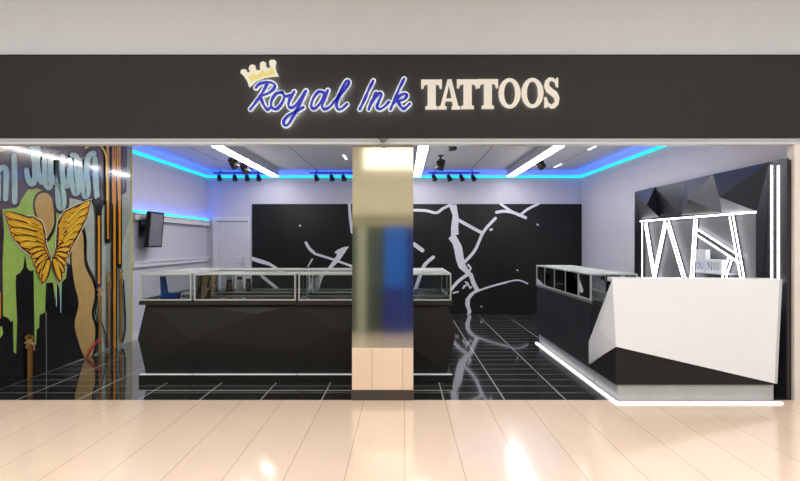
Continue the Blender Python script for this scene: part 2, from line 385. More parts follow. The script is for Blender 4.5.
for x, y in ((70, 212), (66, 216), (62, 221), (66, 222), (61, 227), (60, 233), (63, 231), (59, 239)): P.line('maroon', [(x, y+1.2), (x+1.4, y+1.6), (x+3, y)], .6)
P.line('black', [(44, 240), (48, 236), (53, 229)], .8)
# long drips on the right
def drip(x, y0, y1, w, core='amber', edge='black'):
    P.line(edge, [(x, y0), (x, y1)], w, smooth=False); P.line(core, [(x, y0), (x, y1-w*.6)], w*.42, smooth=False)
drip(97.6, 200, 286, 5.6); drip(106.6, 135, 241, 5.0); drip(113.2, 135, 353, 5.6); drip(118.4, 135, 266, 4.6)
drip(111.6, 135, 205, 3.2, 'amber', 'purple'); drip(122.8, 135, 191, 5, 'mauve', 'purple')
P.poly('black', [(92, 200), (102, 200), (101, 208), (99, 215), (96, 215), (94, 208)], True)
P.up(); P.up()
P.line('amber', [(105.8, 140), (106.4, 200), (106.6, 237)], 1.9); P.line('amber', [(116, 140), (116.4, 180), (118, 210), (118.4, 262)], 1.7); P.line('amber', [(113, 160), (113.2, 352)], 2.2)
P.line('yellow', [(84, 148), (92, 144), (100, 147), (104.5, 156), (105.5, 175), (106, 200)], 1.6)
P.line('black', [(82.5, 228), (84.6, 240), (85.4, 262), (93, 279), (97, 294)], 1.2)
P.line('black', [(97, 294), (94, 312), (97, 328), (94.5, 353)], 1.3); P.line('black', [(98.6, 318), (104, 335), (106.5, 348)], 1.5)
P.line('black', [(122, 280), (124, 325), (121, 342)], 1.4)
# little painted bottles / gilt finials standing up from the floor line
def finial(x, y0, y1, w):
    P.line('brown', [(x, y0+6), (x, y1)], w, smooth=False); P.line('ochre', [(x-w*.12, y0+6), (x-w*.12, y1)], w*.35, smooth=False)
    P.line('ochre', [(x, y0), (x-w*.7, y0+2.4), (x-w*.2, y0+5), (x+w*.6, y0+3), (x, y0)], w*.5)
    P.line('sand', [(x-w*.9, y0+8), (x, y0+5.6), (x+w*.9, y0+9)], w*.32)
    P.line('sand', [(x-w*.7, y0+13), (x-w*.5, y0+9.5), (x, y0+8), (x+w*.7, y0+10), (x+w*.8, y0+15)], w*.22)
finial(28, 335, 380, 5.4)
finial(98.6, 287, 351, 3.2); finial(107.4, 272, 347, 2.4); finial(119.6, 268, 340, 2.4)
P.up()
P.line('red', [(97.3, 338.5), (91, 347), (85.2, 357)], 2.0, smooth=False)
tag(P.mb.build('wall_mural', list(PM.values()), loc=(XM, 7.7, 0)), 'glossy graffiti mural with golden wings, pale blue lettering and drips on the left wall', 'mural')

# ------------------------------------------------------------------ black cracked mural on the back wall
M_mb = mat('mural_black', (17, 17, 19), .35, var=.35, scale=1.5, spec=.35); M_mw = mat('mural_white', (214, 213, 222), .4, var=.03)
def fb(px, py, layer):
    p = at(px, py, YB-.03); return Vector((min(p.x, XR-.003), YB-.03-.0004*layer, max(.003, p.z)))
Q = Paint(fb, dict(black=M_mb, white=M_mw))
x0m = (252-PX)*(YB-.03)/F; ztm = H+(243-204)*(YB-.03)/F
Q.mb.box(x0m, XR-.003, YB-.03, YB-.002, .003, ztm, 0)
Q.up()
g = lambda pts: [(410+a/3.7, 195+b/3.7) for a, b in pts]
k = lambda pts: [(250+a/4.81, 200+b/4.81) for a, b in pts]
Q.poly('white', g([(142, 35), (172, 35), (176, 62), (181, 90), (178, 120), (180, 146), (168, 148), (176, 160), (192, 190), (198, 225), (204, 255), (218, 280), (232, 292), (240, 318), (252, 342), (262, 354), (238, 365), (222, 385), (221, 410), (228, 432), (222, 442),
                   (204, 475), (210, 442), (214, 432), (204, 405), (206, 385), (220, 366), (240, 352), (228, 330), (218, 300), (200, 286), (180, 268), (170, 238), (164, 205), (158, 182), (142, 160), (152, 152), (152, 120), (158, 75)]))
for pts, w, tp in (([(150, 36), (122, 50), (97, 66), (60, 58), (15, 56)], 10, 0), ([(182, 94), (225, 118), (266, 140)], 12, 0), ([(316, 86), (272, 136), (240, 205), (200, 250)], 11, 0),
               ([(320, 64), (350, 60), (385, 66), (428, 84)], 11, 0), ([(335, 33), (372, 58), (405, 76)], 9, 0), ([(475, 33), (436, 52), (408, 74)], 9, 0), ([(15, 182), (46, 205)], 15, 0),
               ([(86, 230), (52, 262), (30, 320), (18, 355)], 13, 0), ([(150, 352), (180, 318), (216, 292)], 12, 0), ([(256, 353), (300, 338), (360, 322)], 7, 0), ([(365, 320), (402, 315), (435, 328)], 5, 0),
               ([(215, 258), (224, 272), (214, 284)], 8, 0), ([(196, 345), (212, 330), (220, 340)], 6, 0), ([(160, 362), (178, 358)], 6, 0), ([(205, 322), (214, 326)], 6, 0), ([(200, 335), (196, 346)], 5, 0), ([(222, 345), (228, 340)], 5, 0),
               ([(470, 109), (474, 111)], 6, 0), ([(298, 129), (302, 127)], 9, 0), ([(395, 278), (399, 279)], 5, 0), ([(262, 412), (266, 413)], 5, 0)):
    Q.line('white', g(pts), w/3.7, n=4)
for pts, w in (([(478, 18), (482, 80), (492, 155)], 14), ([(270, 206), (285, 232), (306, 252)], 14), ([(310, 258), (400, 286), (500, 322)], 11), ([(300, 284), (280, 318)], 7), ([(240, 123), (241, 124)], 9), ([(482, 336), (484, 336)], 9)):
    Q.line('white', k(pts), w/4.81, n=4)
Q.poly('white', k([(476, 224), (450, 226), (420, 240), (406, 252), (420, 262), (380, 320), (345, 356), (305, 380), (280, 422), (278, 520), (320, 520), (336, 418), (350, 372), (392, 330), (430, 292), (450, 262)]))
Q.poly('white', k([(10, 272), (50, 284), (90, 298), (130, 322), (172, 356), (140, 350), (100, 318), (40, 302), (10, 290)]))
Q.line('white', k([(58, 366), (90, 392), (128, 424), (150, 450)]), lambda t: 15/4.81, n=4)
tag(Q.mb.build('wall_mural', [M_mb, M_mw], loc=((x0m+XR)/2, YB-.02, 0)), 'black mural with white branching cracks covering the back wall', 'mural')

# ------------------------------------------------------------------ LED lines
zl = 2.9
def strip(name, label, a, b, t=.035, cat='light strip'):
    mb = MB().bar(a, b, t, t); mid = (Vector(a)+Vector(b))/2; mb.m[4] = 1
    return tag(mb.build(name, [M_aqua, M_cyan], loc=mid), label, cat)
strip('light_strip', 'cyan light strip high on the left wall under the ceiling', (XL+.0175, 9.47, zl), (XL+.0175, YB-.04, zl))
strip('light_strip', 'cyan light strip along the back wall above the black cracked mural', (XL+.001, YB-.0175, zl), (XR-.001, YB-.0175, zl))
strip('light_strip', 'cyan light strip high on the right wall above the faceted panel', (XR-.0175, YS+1.2, zl), (XR-.0175, YB-.04, zl))
strip('light_strip', 'short cyan light strip on the ledge behind the television', (XL+.035, 9.47, 1.983), (XL+.035, YB-.02, 1.983))

# ------------------------------------------------------------------ ceiling: linear lamps, spots, tracks, slots
def linear(x0, x1, label):
    y0, y1 = 7.2, 12.75
    t = thing('linear_ceiling_light', label, 'ceiling light', ((x0+x1)/2, 10, ZC), 'linear lights across the ceiling')
    MB().box(x0, x1, y0, y1, 2.875, ZC-.001).build('housing', mat('lamp_housing', (176, 175, 180), .5), t)
    MB().box(x0+.004, x1-.004, y0+.004, y1-.004, 2.865, 2.8749).build('diffuser', M_lamp, t)
linear(-2.71, -2.555, 'boxy white linear ceiling light nearest the left wall')
linear(.215, .365, 'boxy white linear ceiling light just right of the column')
linear(2.135, 2.285, 'boxy white linear ceiling light nearest the right wall')
def track(x0, x1, heads, label):
    Y, zt = 12.86, 2.952
    t = thing('track_light', label, 'track light', ((x0+x1)/2, Y, ZC), 'track lights along the back wall')
    mb = MB().box(x0, x1, Y-.015, Y+.015, zt-.015, zt+.015)
    for xx in (x0+.15, x1-.15): mb.box(xx-.01, xx+.01, Y-.01, Y+.01, zt+.015, ZC-.001)
    mb.build('rail', M_dark, t)
    for i, xx in enumerate(heads):
        hd = MB().tube([(0, .014), (1, .014)], (xx, Y, zt-.015), (xx, Y, zt-.07), 8)
        hd.tube([(0, .03), (.15, .042), (.6, .045), (.92, .056), (1, .05)], (xx-.005, Y+.02, zt-.045), (xx+.035, Y-.06, zt-.15), 14)
        h = hd.build('lamp_head', M_plastic, t)
        MB().tube([(0, .04), (1, .04)], (xx+.0345, Y-.059, zt-.149), (xx+.037, Y-.0635, zt-.155), 14).build('lens', mat('spot_lens', (60, 60, 66), .2), h)
track(-3.94, -2.86, (-3.82, -3.5, -3.245, -3.005), 'black four-head track light above the back door, left end of the wall')
track(-1.94, -.86, (-1.81, -1.49, -1.245, -1.0), 'black track light just left of the column, partly hidden by it')
track(.52, 1.585, (.63, .94, 1.197, 1.44), 'black four-head track light just right of the column')
def spot(x, Y, z, aim, size, label, group='ceiling spotlights'):
    t = thing('spotlight', label, 'spotlight', (x, Y, ZC), group)
    c = Vector((x, Y, z)); a = Vector(aim).normalized(); s = size
    MB().tube([(0, .05), (1, .05)], (x, Y, ZC-.001), (x, Y, ZC-.02), 14).tube([(0, .014), (1, .014)], (x, Y, ZC-.02), (x, Y, z+s*.2), 10).build('mount', M_plastic, t)
    side = a.cross(Vector((0, 0, 1))).normalized()
    MB().bar(c+side*s*.56+Vector((0, 0, s*.35)), c+side*s*.56, .02, .02, up=a).bar(c-side*s*.56+Vector((0, 0, s*.35)), c-side*s*.56, .02, .02, up=a).bar(c-side*s*.57+Vector((0, 0, s*.35)), c+side*s*.57+Vector((0, 0, s*.35)), .02, .02).build('bracket', M_plastic, t)
    hd = MB().tube([(0, s*.36), (.06, s*.42), (.25, s*.42), (.27, s*.36), (.33, s*.36), (.35, s*.44), (.95, s*.5), (1, s*.46)], c-a*s*.62, c+a*s*.62, 18).build('lamp_head', M_plastic, t)
    MB().tube([(0, s*.4), (1, s*.4)], c+a*s*.621, c+a*s*.63, 18).build('lens', mat('spot_lens', (60, 60, 66), .2), hd)
spot(-2.875, 10.5, 2.855, (.35, .55, -.8), .15, 'black spotlight beside the left linear light, nearer the entrance')
spot(-2.855, 11.15, 2.845, (.35, .55, -.8), .15, 'black spotlight beside the left linear light, farther from the entrance')
spot(.655, 10.75, 2.86, (-.3, .35, -1), .15, 'black spotlight tilted downward right of the middle linear light')
spot(.727, 9.2, 2.955, (.2, .3, -1), .13, 'black spotlight whose tip peeks out just under the shop front head')
spot(2.375, 10.75, 2.865, (.65, .35, -.55), .14, 'black spotlight right of the right linear light')
def slot(x, Y, label):
    t = thing('slot_light', label, 'ceiling light', (x, Y, ZC), 'small ceiling slots')
    MB().box(x-.03, x+.03, Y-.3, Y+.3, ZC-.012, ZC-.001).build('frame', M_moulding, t); MB().box(x-.02, x+.02, Y-.28, Y+.28, ZC-.016, ZC-.0121).build('diffuser', M_slot, t)
slot(3.02, 12.1, 'small white ceiling slot at right, nearer the back wall')
slot(3.0, 9.75, 'small white ceiling slot at right, nearer the shop front')
slot(-1.02, 10.9, 'small white ceiling slot just left of the column')

# dome camera under the fascia
t = thing('dome_camera', 'small grey dome camera on the opening head above the column', 'camera', (-.19, YS-.035, zf0))
MB().tube([(0, .042), (1, .042)], (-.19, YS-.075, zf0-.012), (-.19, YS-.075, zf0-.0), 18).box(-.22, -.16, YS-.08, YS-.0355, zf0-.012, zf0-.001).build('mount', M_plastic, t)
MB().tube([(0, .036), (.3, .034), (.6, .027), (.85, .015), (1, .004)], (-.19, YS-.075, zf0-.012), (-.19, YS-.075, zf0-.05), 18).build('dome', mat('dome_grey', (110, 110, 112), .15), t)

# ------------------------------------------------------------------ television on the left wall
t = thing('television', 'small television tilted forward on the white left wall', 'television', (XL, 9.85, 1.7))
xt, xb_ = -3.90, -3.945; y0, y1, z0, z1 = 9.58, 10.13, 1.43, 1.99
def tvp(u, v, o): return Vector((xb_+(xt-xb_)*v+o, y0+(y1-y0)*u, z0+(z1-z0)*v))
def tvbox(mb, u0, u1, v0, v1, o0, o1):
    return mb.add([tvp(u, v, o) for o in (o0, o1) for v in (v0, v1) for u in (u0, u1)], [(0, 2, 3, 1), (4, 5, 7, 6), (0, 1, 5, 4), (2, 6, 7, 3), (0, 4, 6, 2), (1, 3, 7, 5)])
cas = tvbox(tvbox(tvbox(tvbox(tvbox(MB(), 0, 1, 0, 1, -.06, -.004), 0, .05, 0, 1, -.004, .004), .95, 1, 0, 1, -.004, .004), .05, .95, 0, .045, -.004, .004), .05, .95, .955, 1, -.004, .004).build('casing', M_plastic, t)
tvbox(MB(), .05, .95, .045, .955, -.0039, .001).build('screen', M_screen, t)
MB().box(XL, XL+.02, 9.75, 9.97, 1.6, 1.85).bar((XL+.02, 9.86, 1.73), (xb_-.04, 9.86, 1.72), .05, .08).build('wall_bracket', M_plastic, t)

# ------------------------------------------------------------------ display counters
def glass_case(t, x0, x1, y0, y1, z0, z1, xs=(), ys=()):
    """frame of thin rails and posts, one glass pane per bay, all children of the counter t"""
    w = .015
    for nm, z in (('bottom_rail', z0+w/2), ('top_rail', z1-w/2)):
        MB().box(x0, x1, y0, y0+w, z-w/2, z+w/2).box(x0, x1, y1-w, y1, z-w/2, z+w/2).box(x0, x0+w, y0+w, y1-w, z-w/2, z+w/2).box(x1-w, x1, y0+w, y1-w, z-w/2, z+w/2).build(nm, M_chrome, t)
    for px_ in (x0, x1-w):
        for py_ in (y0, y1-w): MB().box(px_, px_+w, py_, py_+w, z0+w, z1-w).build('post', M_chrome, t)
    for px_ in xs:
        for py_ in (y0, y1-w): MB().box(px_-w/2, px_+w/2, py_, py_+w, z0+w, z1-w).build('post', M_chrome, t)
    for py_ in ys:
        for px_ in (x0, x1-w): MB().box(px_, px_+w, py_-w/2, py_+w/2, z0+w, z1-w).build('post', M_chrome, t)
    bx = [x0+w/2]+list(xs)+[x1-w/2]; by = [y0+w/2]+list(ys)+[y1-w/2]; e = .004
    for a, b in zip(bx, bx[1:]):
        for yy in (y0+.007, y1-.007): MB().add([(a+w/2, yy, z0+w), (b-w/2, yy, z0+w), (b-w/2, yy, z1-w), (a+w/2, yy, z1-w)], [(0, 1, 2, 3)]).build('glass_pane', M_glass, t)
    for a, b in zip(by, by[1:]):
        for xx in (x0+.007, x1-.007): MB().add([(xx, a+w/2, z0+w), (xx, b-w/2, z0+w), (xx, b-w/2, z1-w), (xx, a+w/2, z1-w)], [(0, 1, 2, 3)]).build('glass_pane', M_glass, t)
    MB().box(x0+w, x1-w, y0+w, y1-w, z1-.012, z1-.006).build('glass_top', M_gtop, t)

ZT = .083; ZD = .835; ZU = .88; ZG = 1.17
def island_unit(label, x0, x1, y0, y1, facets=None, left=False, right=False, cx=(), cy=()):
    t = thing('display_counter', label, 'display counter', ((x0+x1)/2, (y0+y1)/2, 0), 'island display counters')
    e = .002; a, b = x0+e, x1-e; yf = y0+.05
    mb = MB()
    if facets:                                   # front skin folded into shallow triangles
        pts, tris = facets
        mb.add([(p[0], p[1], p[2]) for p in pts], tris)
    zm = H-96/93.1
    xa = a+(.055 if left else 0); xb2 = b-(.055 if right else 0)
    if left:
        mb.add([(xa, yf, ZD), (xa-.085, yf, zm), (xa, yf, ZT+.01), (xa, y1-e, ZD), (xa-.085, y1-e, zm), (xa, y1-e, ZT+.01)], [(0, 1, 4, 3), (1, 2, 5, 4), (3, 4, 5), (0, 2, 1)])
    if right:
        mb.add([(xb2, yf, ZD), (xb2+.085, yf, zm), (xb2, yf, ZT+.01), (xb2, y1-e, ZD), (xb2+.085, y1-e, zm), (xb2, y1-e, ZT+.01)], [(0, 3, 4, 1), (1, 4, 5, 2), (3, 5, 4), (0, 1, 2)])
    mb.box(xa, xb2, yf, y1-e, ZT+.007, ZD)
    mb.build('cabinet', M_black, t)
    MB().box(a, b, y0, y1-e, ZD, ZU-.008).build('countertop', mat('counter_edge', (33, 32, 29), .3), t)
    MB().box(a+.01, b-.01, y0+.01, y1-.012, ZU-.008, ZU-.0005).build('deck', mat('dark_deck', (34, 33, 32), .18, coat=.3), t)
    MB().box(a, b, y0, y1-.012, .002, ZT-.003).build('toe_kick', mat('black_toe_kick', (24, 23, 21), .35), t)
    MB().box(a+.004, b-.004, y0+.004, y0+.045, ZT-.003, ZT+.006).build('accent_strip', mat('silver_strip_glow', (225, 225, 225), .25, metal=.2, emit=.25, ecol=(1, 1, 1)), t)  # faint emission paints extra brightness into the silver strip
    glass_case(t, a+.012, b-.012, y0+.012, y1-.014, ZU, ZG, cx, cy)
    return t
Y0, Y1 = 6.66, 7.24
def fx(px): return (px-PX)/93.1
xs = [-2.84, -2.265, -1.14, -.01, .534]
def P3(px, py, o): return (fx(px), Y0+.05-o*.65, H-(py-PY)/93.1)
# front skin vertices: (px, py, bulge)
zt_, zb_ = 305.2, 373.6
TL, ML, BL = P3(143.8, zt_, 0), P3(135.8, 339, 0), P3(143.8, zb_, 0)
J1t, J1m, J1b = P3(192.2, zt_, 0), P3(192.2, 339, .09), P3(192.2, zb_, 0)
J2t, J2m, J2b = P3(296.9, zt_, 0), P3(296.9, 352, .03), P3(296.9, zb_, 0)
J3t, J3m, J3b = P3(402, zt_, 0), P3(402, 340, .08), P3(402, zb_, 0)
TR, MR, BR = P3(447.5, zt_, 0), P3(457, 330, 0), P3(447.5, zb_, 0)
fA = ([TL, ML, BL, J1t, J1m, J1b], [(0, 4, 3), (0, 1, 4), (1, 2, 4), (2, 5, 4)])
fB = ([J1t, J1m, J1b, J2t, J2m, J2b, P3(255, 314, .05), P3(240, zb_, 0), P3(262, zt_, 0)], [(0, 1, 6), (0, 6, 8), (8, 6, 3), (1, 4, 6), (6, 4, 3), (1, 2, 7), (1, 7, 4), (7, 5, 4)])
fC = ([J2t, J2m, J2b, J3t, J3m, J3b, P3(335, 330, .06), P3(350, zb_, 0), P3(330, zt_, 0)], [(0, 1, 6), (0, 6, 8), (8, 6, 3), (6, 4, 3), (1, 7, 6), (1, 2, 7), (6, 7, 4), (7, 5, 4)])
fD = ([J3t, J3m, J3b, TR, MR, BR], [(0, 1, 3), (1, 4, 3), (1, 5, 4), (1, 2, 5)])
island_unit('black faceted corner counter with glass case, left front corner of the island', xs[0], xs[1], Y0, Y1, fA, left=True)
island_unit('wide black faceted counter with glass case, second along the island front from the left', xs[1], xs[2], Y0, Y1, fB)
island_unit('wide black faceted counter with glass case, island front just left of and behind the column', xs[2], xs[3], Y0, Y1, fC)
island_unit('black faceted corner counter with glass case, right front corner of the island', xs[3], xs[4], Y0, Y1, fD, right=True)
YR = 8.24
island_unit('glass-topped side counter along the left end of the island', xs[0], xs[1], Y1, YR, left=True)
island_unit('glass-topped side counter along the right end of the island', xs[3], xs[4], Y1, YR, right=True)
island_unit('left one of the two glass-topped counters at the rear of the island', xs[1], xs[2], 7.66, YR)
island_unit('right one of the two glass-topped counters at the rear of the island', xs[2], xs[3], 7.66, YR)

# goods and reflection stand-ins in the island cases
t = thing('display_stand', 'bright blue folded display stand in the left corner glass case', 'display stand', (-2.68, 7.1, ZU))
M_bp = mat('blue_plastic', (20, 84, 190), .3)
MB().box(-2.755, -2.575, 7.06, 7.18, ZU+.0005, ZU+.05).build('tray', M_bp, t)
MB().add([(-2.755, 7.06, ZU+.0505), (-2.715, 7.06, ZU+.0505), (-2.715, 7.18, ZU+.0505), (-2.755, 7.18, ZU+.0505), (-2.77, 7.06, ZU+.235), (-2.748, 7.06, ZU+.235), (-2.748, 7.18, ZU+.235), (-2.77, 7.18, ZU+.235)],
         [(0, 1, 5, 4), (1, 2, 6, 5), (2, 3, 7, 6), (3, 0, 4, 7), (4, 5, 6, 7), (0, 3, 2, 1)]).build('upright', M_bp, t)
def reflection_card(x, ya, yb, seed, label):  # made-up card stands in for the mural's reflection in the glass
    t = thing('reflection_card', label, 'reflection card', (x, (ya+yb)/2, ZU), 'reflection cards in the left glass cases')
    z0, z1 = ZU+.004, ZU+.255
    MB().box(x-.006, x, ya, yb, z0, z1).build('card', mat('card_black', (28, 26, 26), .4), t)
    rnd = random.Random(seed); Pp = Paint(lambda u, v, l: Vector((x+.0003*(l+1), ya+(yb-ya)*u, z0+(z1-z0)*v)), dict(tan=mat('card_tan', (226, 180, 92), .4), white=mat('card_white', (214, 206, 200), .4), green=mat('card_green', (112, 148, 74), .4)))
    Pp.poly('tan', [(.22, .04), (.40, .02), (.62, .1), (.72, .3), (.64, .6), (.7, .95), (.34, .96), (.28, .6)], True); Pp.up()
    if seed == 1: Pp.poly('green', [(.02, .55), (.16, .5), (.2, .97), (.02, .97)])
    Pp.line('white', [(.3, .2), (.5, .5), (.8, .35), (.97, .7)], .07); Pp.line('white', [(.55, .05), (.6, .5), (.85, .95)], .06)
    Pp.mb.build('reflection_art', Pp.mats, t)
reflection_card(-2.225, 6.72, 7.19, 1, 'tan and black card imitating a reflection, at the left end of the front glass case')
reflection_card(-2.30, 7.29, 7.72, 2, 'tan and black card imitating a reflection in the left side case, behind the front card')
t = thing('bottle', 'small blue and magenta bottle with yellow cap in the rear glass case', 'bottle', (-1.39, 8.02, ZU))
B = (-1.36, 7.98, ZU)
MB().tube([(0, .036), (.04, .042), (1, .042)], (B[0], B[1], ZU+.0005), (B[0], B[1], ZU+.10), 20).build('body', mat('magenta_plastic', (206, 30, 150), .3), t)
MB().tube([(0, .0425), (.7, .042), (.88, .03), (1, .018)], (B[0], B[1], ZU+.10), (B[0], B[1], ZU+.205), 20).build('upper_body', mat('cobalt_plastic', (34, 54, 176), .3), t)
MB().tube([(0, .02), (.8, .02), (1, .012)], (B[0], B[1], ZU+.205), (B[0], B[1], ZU+.245), 16).build('cap', mat('yellow_cap', (206, 188, 50), .4), t)
for i, (xx, yy, hh, cc, lb) in enumerate(((-2.19, 7.82, .16, (110, 52, 44), 'small dark red jar in the rear glass case, left of the other jars'), (-2.06, 7.82, .2, (190, 186, 176), 'small cream jar in the rear glass case, between the other jars'), (-1.95, 7.82, .17, (74, 72, 76), 'small dark grey jar in the rear glass case, right of the other jars'))):
    t = thing('jar', lb, 'jar', (xx, yy, ZU), 'jars in the rear glass case')
    MB().tube([(0, .034), (.06, .038), (.8, .038), (1, .028)], (xx, yy, ZU+.0005), (xx, yy, ZU+hh*.8), 16).build('body', mat('jar_%d' % i, cc, .35), t)
    MB().tube([(0, .032), (1, .032)], (xx, yy, ZU+hh*.8), (xx, yy, ZU+hh), 16).build('lid', M_plastic, t)

# ------------------------------------------------------------------ long right-hand counter
RX0, RX1, RY0, RY1 = 2.01, 2.52, 6.62, 9.31
t = thing('display_counter', 'long black counter with glass cases behind the white reception desk', 'display counter', (2.26, 7.95, 0))
MB().box(RX0, RX1, RY0, RY1, .157, .855).build('cabinet', mat('right_cabinet', (33, 33, 38), .4), t)
MB().box(RX0-.012, RX1, RY0, RY1+.01, .855, .884).build('countertop', mat('grey_deck', (120, 122, 122), .2), t)
MB().box(RX0+.03, RX1-.02, RY0, RY1-.02, .002, .157).build('toe_kick', M_steel, t)
MB().box(RX0-.03, RX0, RY0, RY1-.02, .002, .016).build('floor_light', M_ledw, t)
glass_case(t, RX0-.01, RX1-.01, RY0+.005, RY1, .884, 1.17, ys=[9.31-.56*i+.02 for i in range(1, 5)])
# ------------------------------------------------------------------ white reception desk
t = thing('reception_desk', 'angular white reception desk with black base at the right entrance', 'reception desk', (2.8, 6.2, 0))
yf = 5.85
def D(px, py, Y=yf): return at(px, py, Y)
A = D(612.4, 278.7); B1 = D(779.6, 279.0); C1 = D(774.4, 383.4); Dv = D(616, 346.7)
B2 = at(782.4, 279.4, 5.93); C2 = at(777.4, 383.9, 5.93)
E = onx(588.7, 341.7, 1.975); Fv = onx(588.7, 363.8, 1.975); G = onx(599, 328.6, 1.945)
th = .05
mb = MB()
out = [A, B1, C1, Dv, E, Fv, G, B2, C2]
inn = [p+Vector((th if i in (0, 3, 4, 5, 6) else -.0, th if i in (0, 1, 2, 3) else .0, 0)) for i, p in enumerate(out)]
fs = [(0, 3, 2, 1), (0, 6, 3), (0, 4, 6), (6, 4, 5, 3), (1, 2, 8, 7)]
mb.add(out, fs)
mb.add([A+Vector((.05, .06, 0)), B2, C2, Dv+Vector((.02, .06, 0)), Vector((2.05, 6.6, E.z)), Vector((2.05, 6.6, Fv.z))], [(0, 1, 2, 3)])
# top ledge and rim closing the shell
mb.add([A, B1, B2, B2+Vector((0, .25, 0)), A+Vector((.06, .33, 0))], [(0, 1, 2, 3, 4)])
mb.add([A+Vector((.05, .06, -.04)), B2+Vector((0, 0, -.04)), B2+Vector((0, .25, -.04)), A+Vector((.06, .33, -.04))], [(0, 1, 2, 3)])
mb.add([A+Vector((.06, .33, 0)), B2+Vector((0, .25, 0)), B2+Vector((0, .25, -.04)), A+Vector((.06, .33, -.04))], [(0, 1, 2, 3)])
mb.add([A, A+Vector((.06, .33, 0)), A+Vector((.06, .33, -.04)), A+Vector((.05, .06, -.04))], [(0, 1, 2, 3)])
mb.add([B2, B2+Vector((0, .25, 0)), B2+Vector((0, .25, -.04)), B2+Vector((0, 0, -.04))], [(0, 1, 2, 3)])
mb.add([Dv, C1, C2, Dv+Vector((.02, .08, 0))], [(0, 1, 2, 3)])
mb.add([A, E, E+Vector((.035, 0, 0)), A+Vector((.05, .06, -.04))], [(0, 1, 2, 3)])
mb.add([Fv, Dv, Dv+Vector((.02, .08, 0)), Fv+Vector((.03, 0, 0))], [(0, 1, 2, 3)]); mb.add([E, Fv, Fv+Vector((.03, 0, 0)), E+Vector((.03, 0, 0))], [(0, 1, 2, 3)])
mb.build('front_shell', M_white, t)
MB().box(2.014, 3.52, 5.87, 6.60, .157, .87).build('cabinet', mat('desk_base', (31, 29, 27), .45, spec=.3), t)
MB().box(2.02, 3.56, 5.95, 6.61, .87, .90).build('worktop', M_black, t)
MB().box(2.04, 3.52, 5.89, 6.60, .002, .157).build('toe_kick', M_steel, t)
MB().box(1.98, 3.54, 5.77, 5.80, .002, .016).box(1.98, 2.01, 5.80, 6.61, .002, .016).build('floor_light', M_ledw, t)

# ------------------------------------------------------------------ lit feature panel on the right wall
XF = 3.70
def fr(a, b, o=0.0):
    return onx(630+a/3.7, 155+b/3.7, XF-o)
t = thing('feature_panel', 'dark faceted wall panel with glowing white shelf lattice behind the reception desk', 'wall panel', (XR, 8.0, 0))
yF0 = fr(603, 18).y; yF1 = fr(17, 135).y; zFt = fr(300, 75).z
MB().box(XF, XR-.001, YS+.03, yF1, .002, fr(520, 32).z).build('backing', mat('panel_backing', (36, 36, 40), .4), t)
T = [fr(18, 135, .02), fr(92, 120, .03), fr(205, 96, .02), fr(308, 75, .03), fr(516, 33, .02)]
for p in T: p.z = zFt
Bt = [fr(38, 240, .03), fr(108, 230, .02), fr(190, 223, .03), fr(340, 216, .03), fr(467, 208, .05)]
I = [fr(62, 185, .20), fr(216, 165, .18), fr(331, 156, .22)]
V = T+Bt+I
fl = [(0, 1, 10), (0, 10, 5), (10, 6, 5), (10, 1, 6), (1, 2, 7), (1, 7, 6), (2, 11, 7), (2, 3, 11), (11, 3, 8), (11, 8, 7), (3, 12, 8), (3, 4, 12), (12, 4, 9), (12, 9, 8)]
lit_tone = [1, 0, 2, 0, 0, 0, 1, 2, 1, 0, 1, 0, 0, 2]  # per-facet base tones paint in the contrast of lighting and gloss
mb = MB()
for q, tn in zip(fl, lit_tone): mb.add([V[n_] for n_ in q], [(0, 1, 2)], tn)
e0, e1 = fr(10, 456, .01), fr(36, 456, .03); e0.z = e1.z = .002; e0.y = yF1-.004; e1.y = Bt[0].y
mb.add([T[0], Bt[0], e1, e0], [(0, 1, 2, 3)])
r1 = fr(468, 456, .05); r1.z = .002; r1.y = Bt[4].y; r2 = Vector((XF-.02, fr(500, 200).y, .002))
mb.add([T[4], Bt[4], r1, r2], [(0, 1, 2), (0, 2, 3)])
mb.build('faceted_cladding', [mat('facet_shade_dark', (26, 26, 31), .3, var=.1), M_facetmid, mat('facet_shade_light', (92, 92, 98), .35, var=.1)], t)
MB().box(XF-.02, XF, YS+.025, r2.y, .002, zFt).build('side_cladding', mat('panel_side', (40, 40, 46), .4), t)
MB().box(XF-.004, XF-.0001, fr(467, 300).y, fr(40, 300).y, .95, fr(40, 243).z).build('lattice_back', mat('lattice_back', (112, 112, 116), .5), t)
bars = [((38, 245), (468, 211)), ((45, 245), (45, 470)), ((57, 250), (93, 470)), ((132, 246), (86, 470)), ((139, 246), (205, 470)), ((243, 236), (228, 470)), ((243, 282), (408, 388)), ((374, 224), (418, 470)), ((372, 378), (343, 470))]
for i, (a, b) in enumerate(bars):
    pa, pb = fr(*a, .045), fr(*b, .045)
    if b[1] == 470:                              # runs on down to the shelf base
        dz = (pb-pa); pb = pa+dz*((pa.z-.95)/(pa.z-pb.z))
    dv = (pb-pa).normalized(); nv = Vector((-1, 0, 0)).cross(dv).normalized()
    two = i > 1
    wd = .036 if two else .014; G_ = .045; og = Vector((XF-G_/2, 0, 0))-Vector((pa.x, 0, 0))
    brd = MB().bar(pa+og, pb+og, wd, G_-.006, up=(-1, 0, 0)).build('shelf_divider', mat('divider_dark', (70, 70, 74), .4), t)
    s = MB()
    for sg in ((-1, 1) if two else (0,)):
        o = nv*sg*.036+Vector((XF-G_-pa.x, 0, 0))
        s.bar(pa+o, pb+o, .014 if two else .018, .008, up=(-1, 0, 0))
    s.build('shelf_light', M_lattice, brd)
for px_ in (771.9, 778.6):
    p0 = onx(px_, 162.5, XF-.02); MB().box(XF-.027, XF-.0205, p0.y-.012, p0.y+.012, .95, p0.z-.03).build('vertical_light', M_lattice, t)

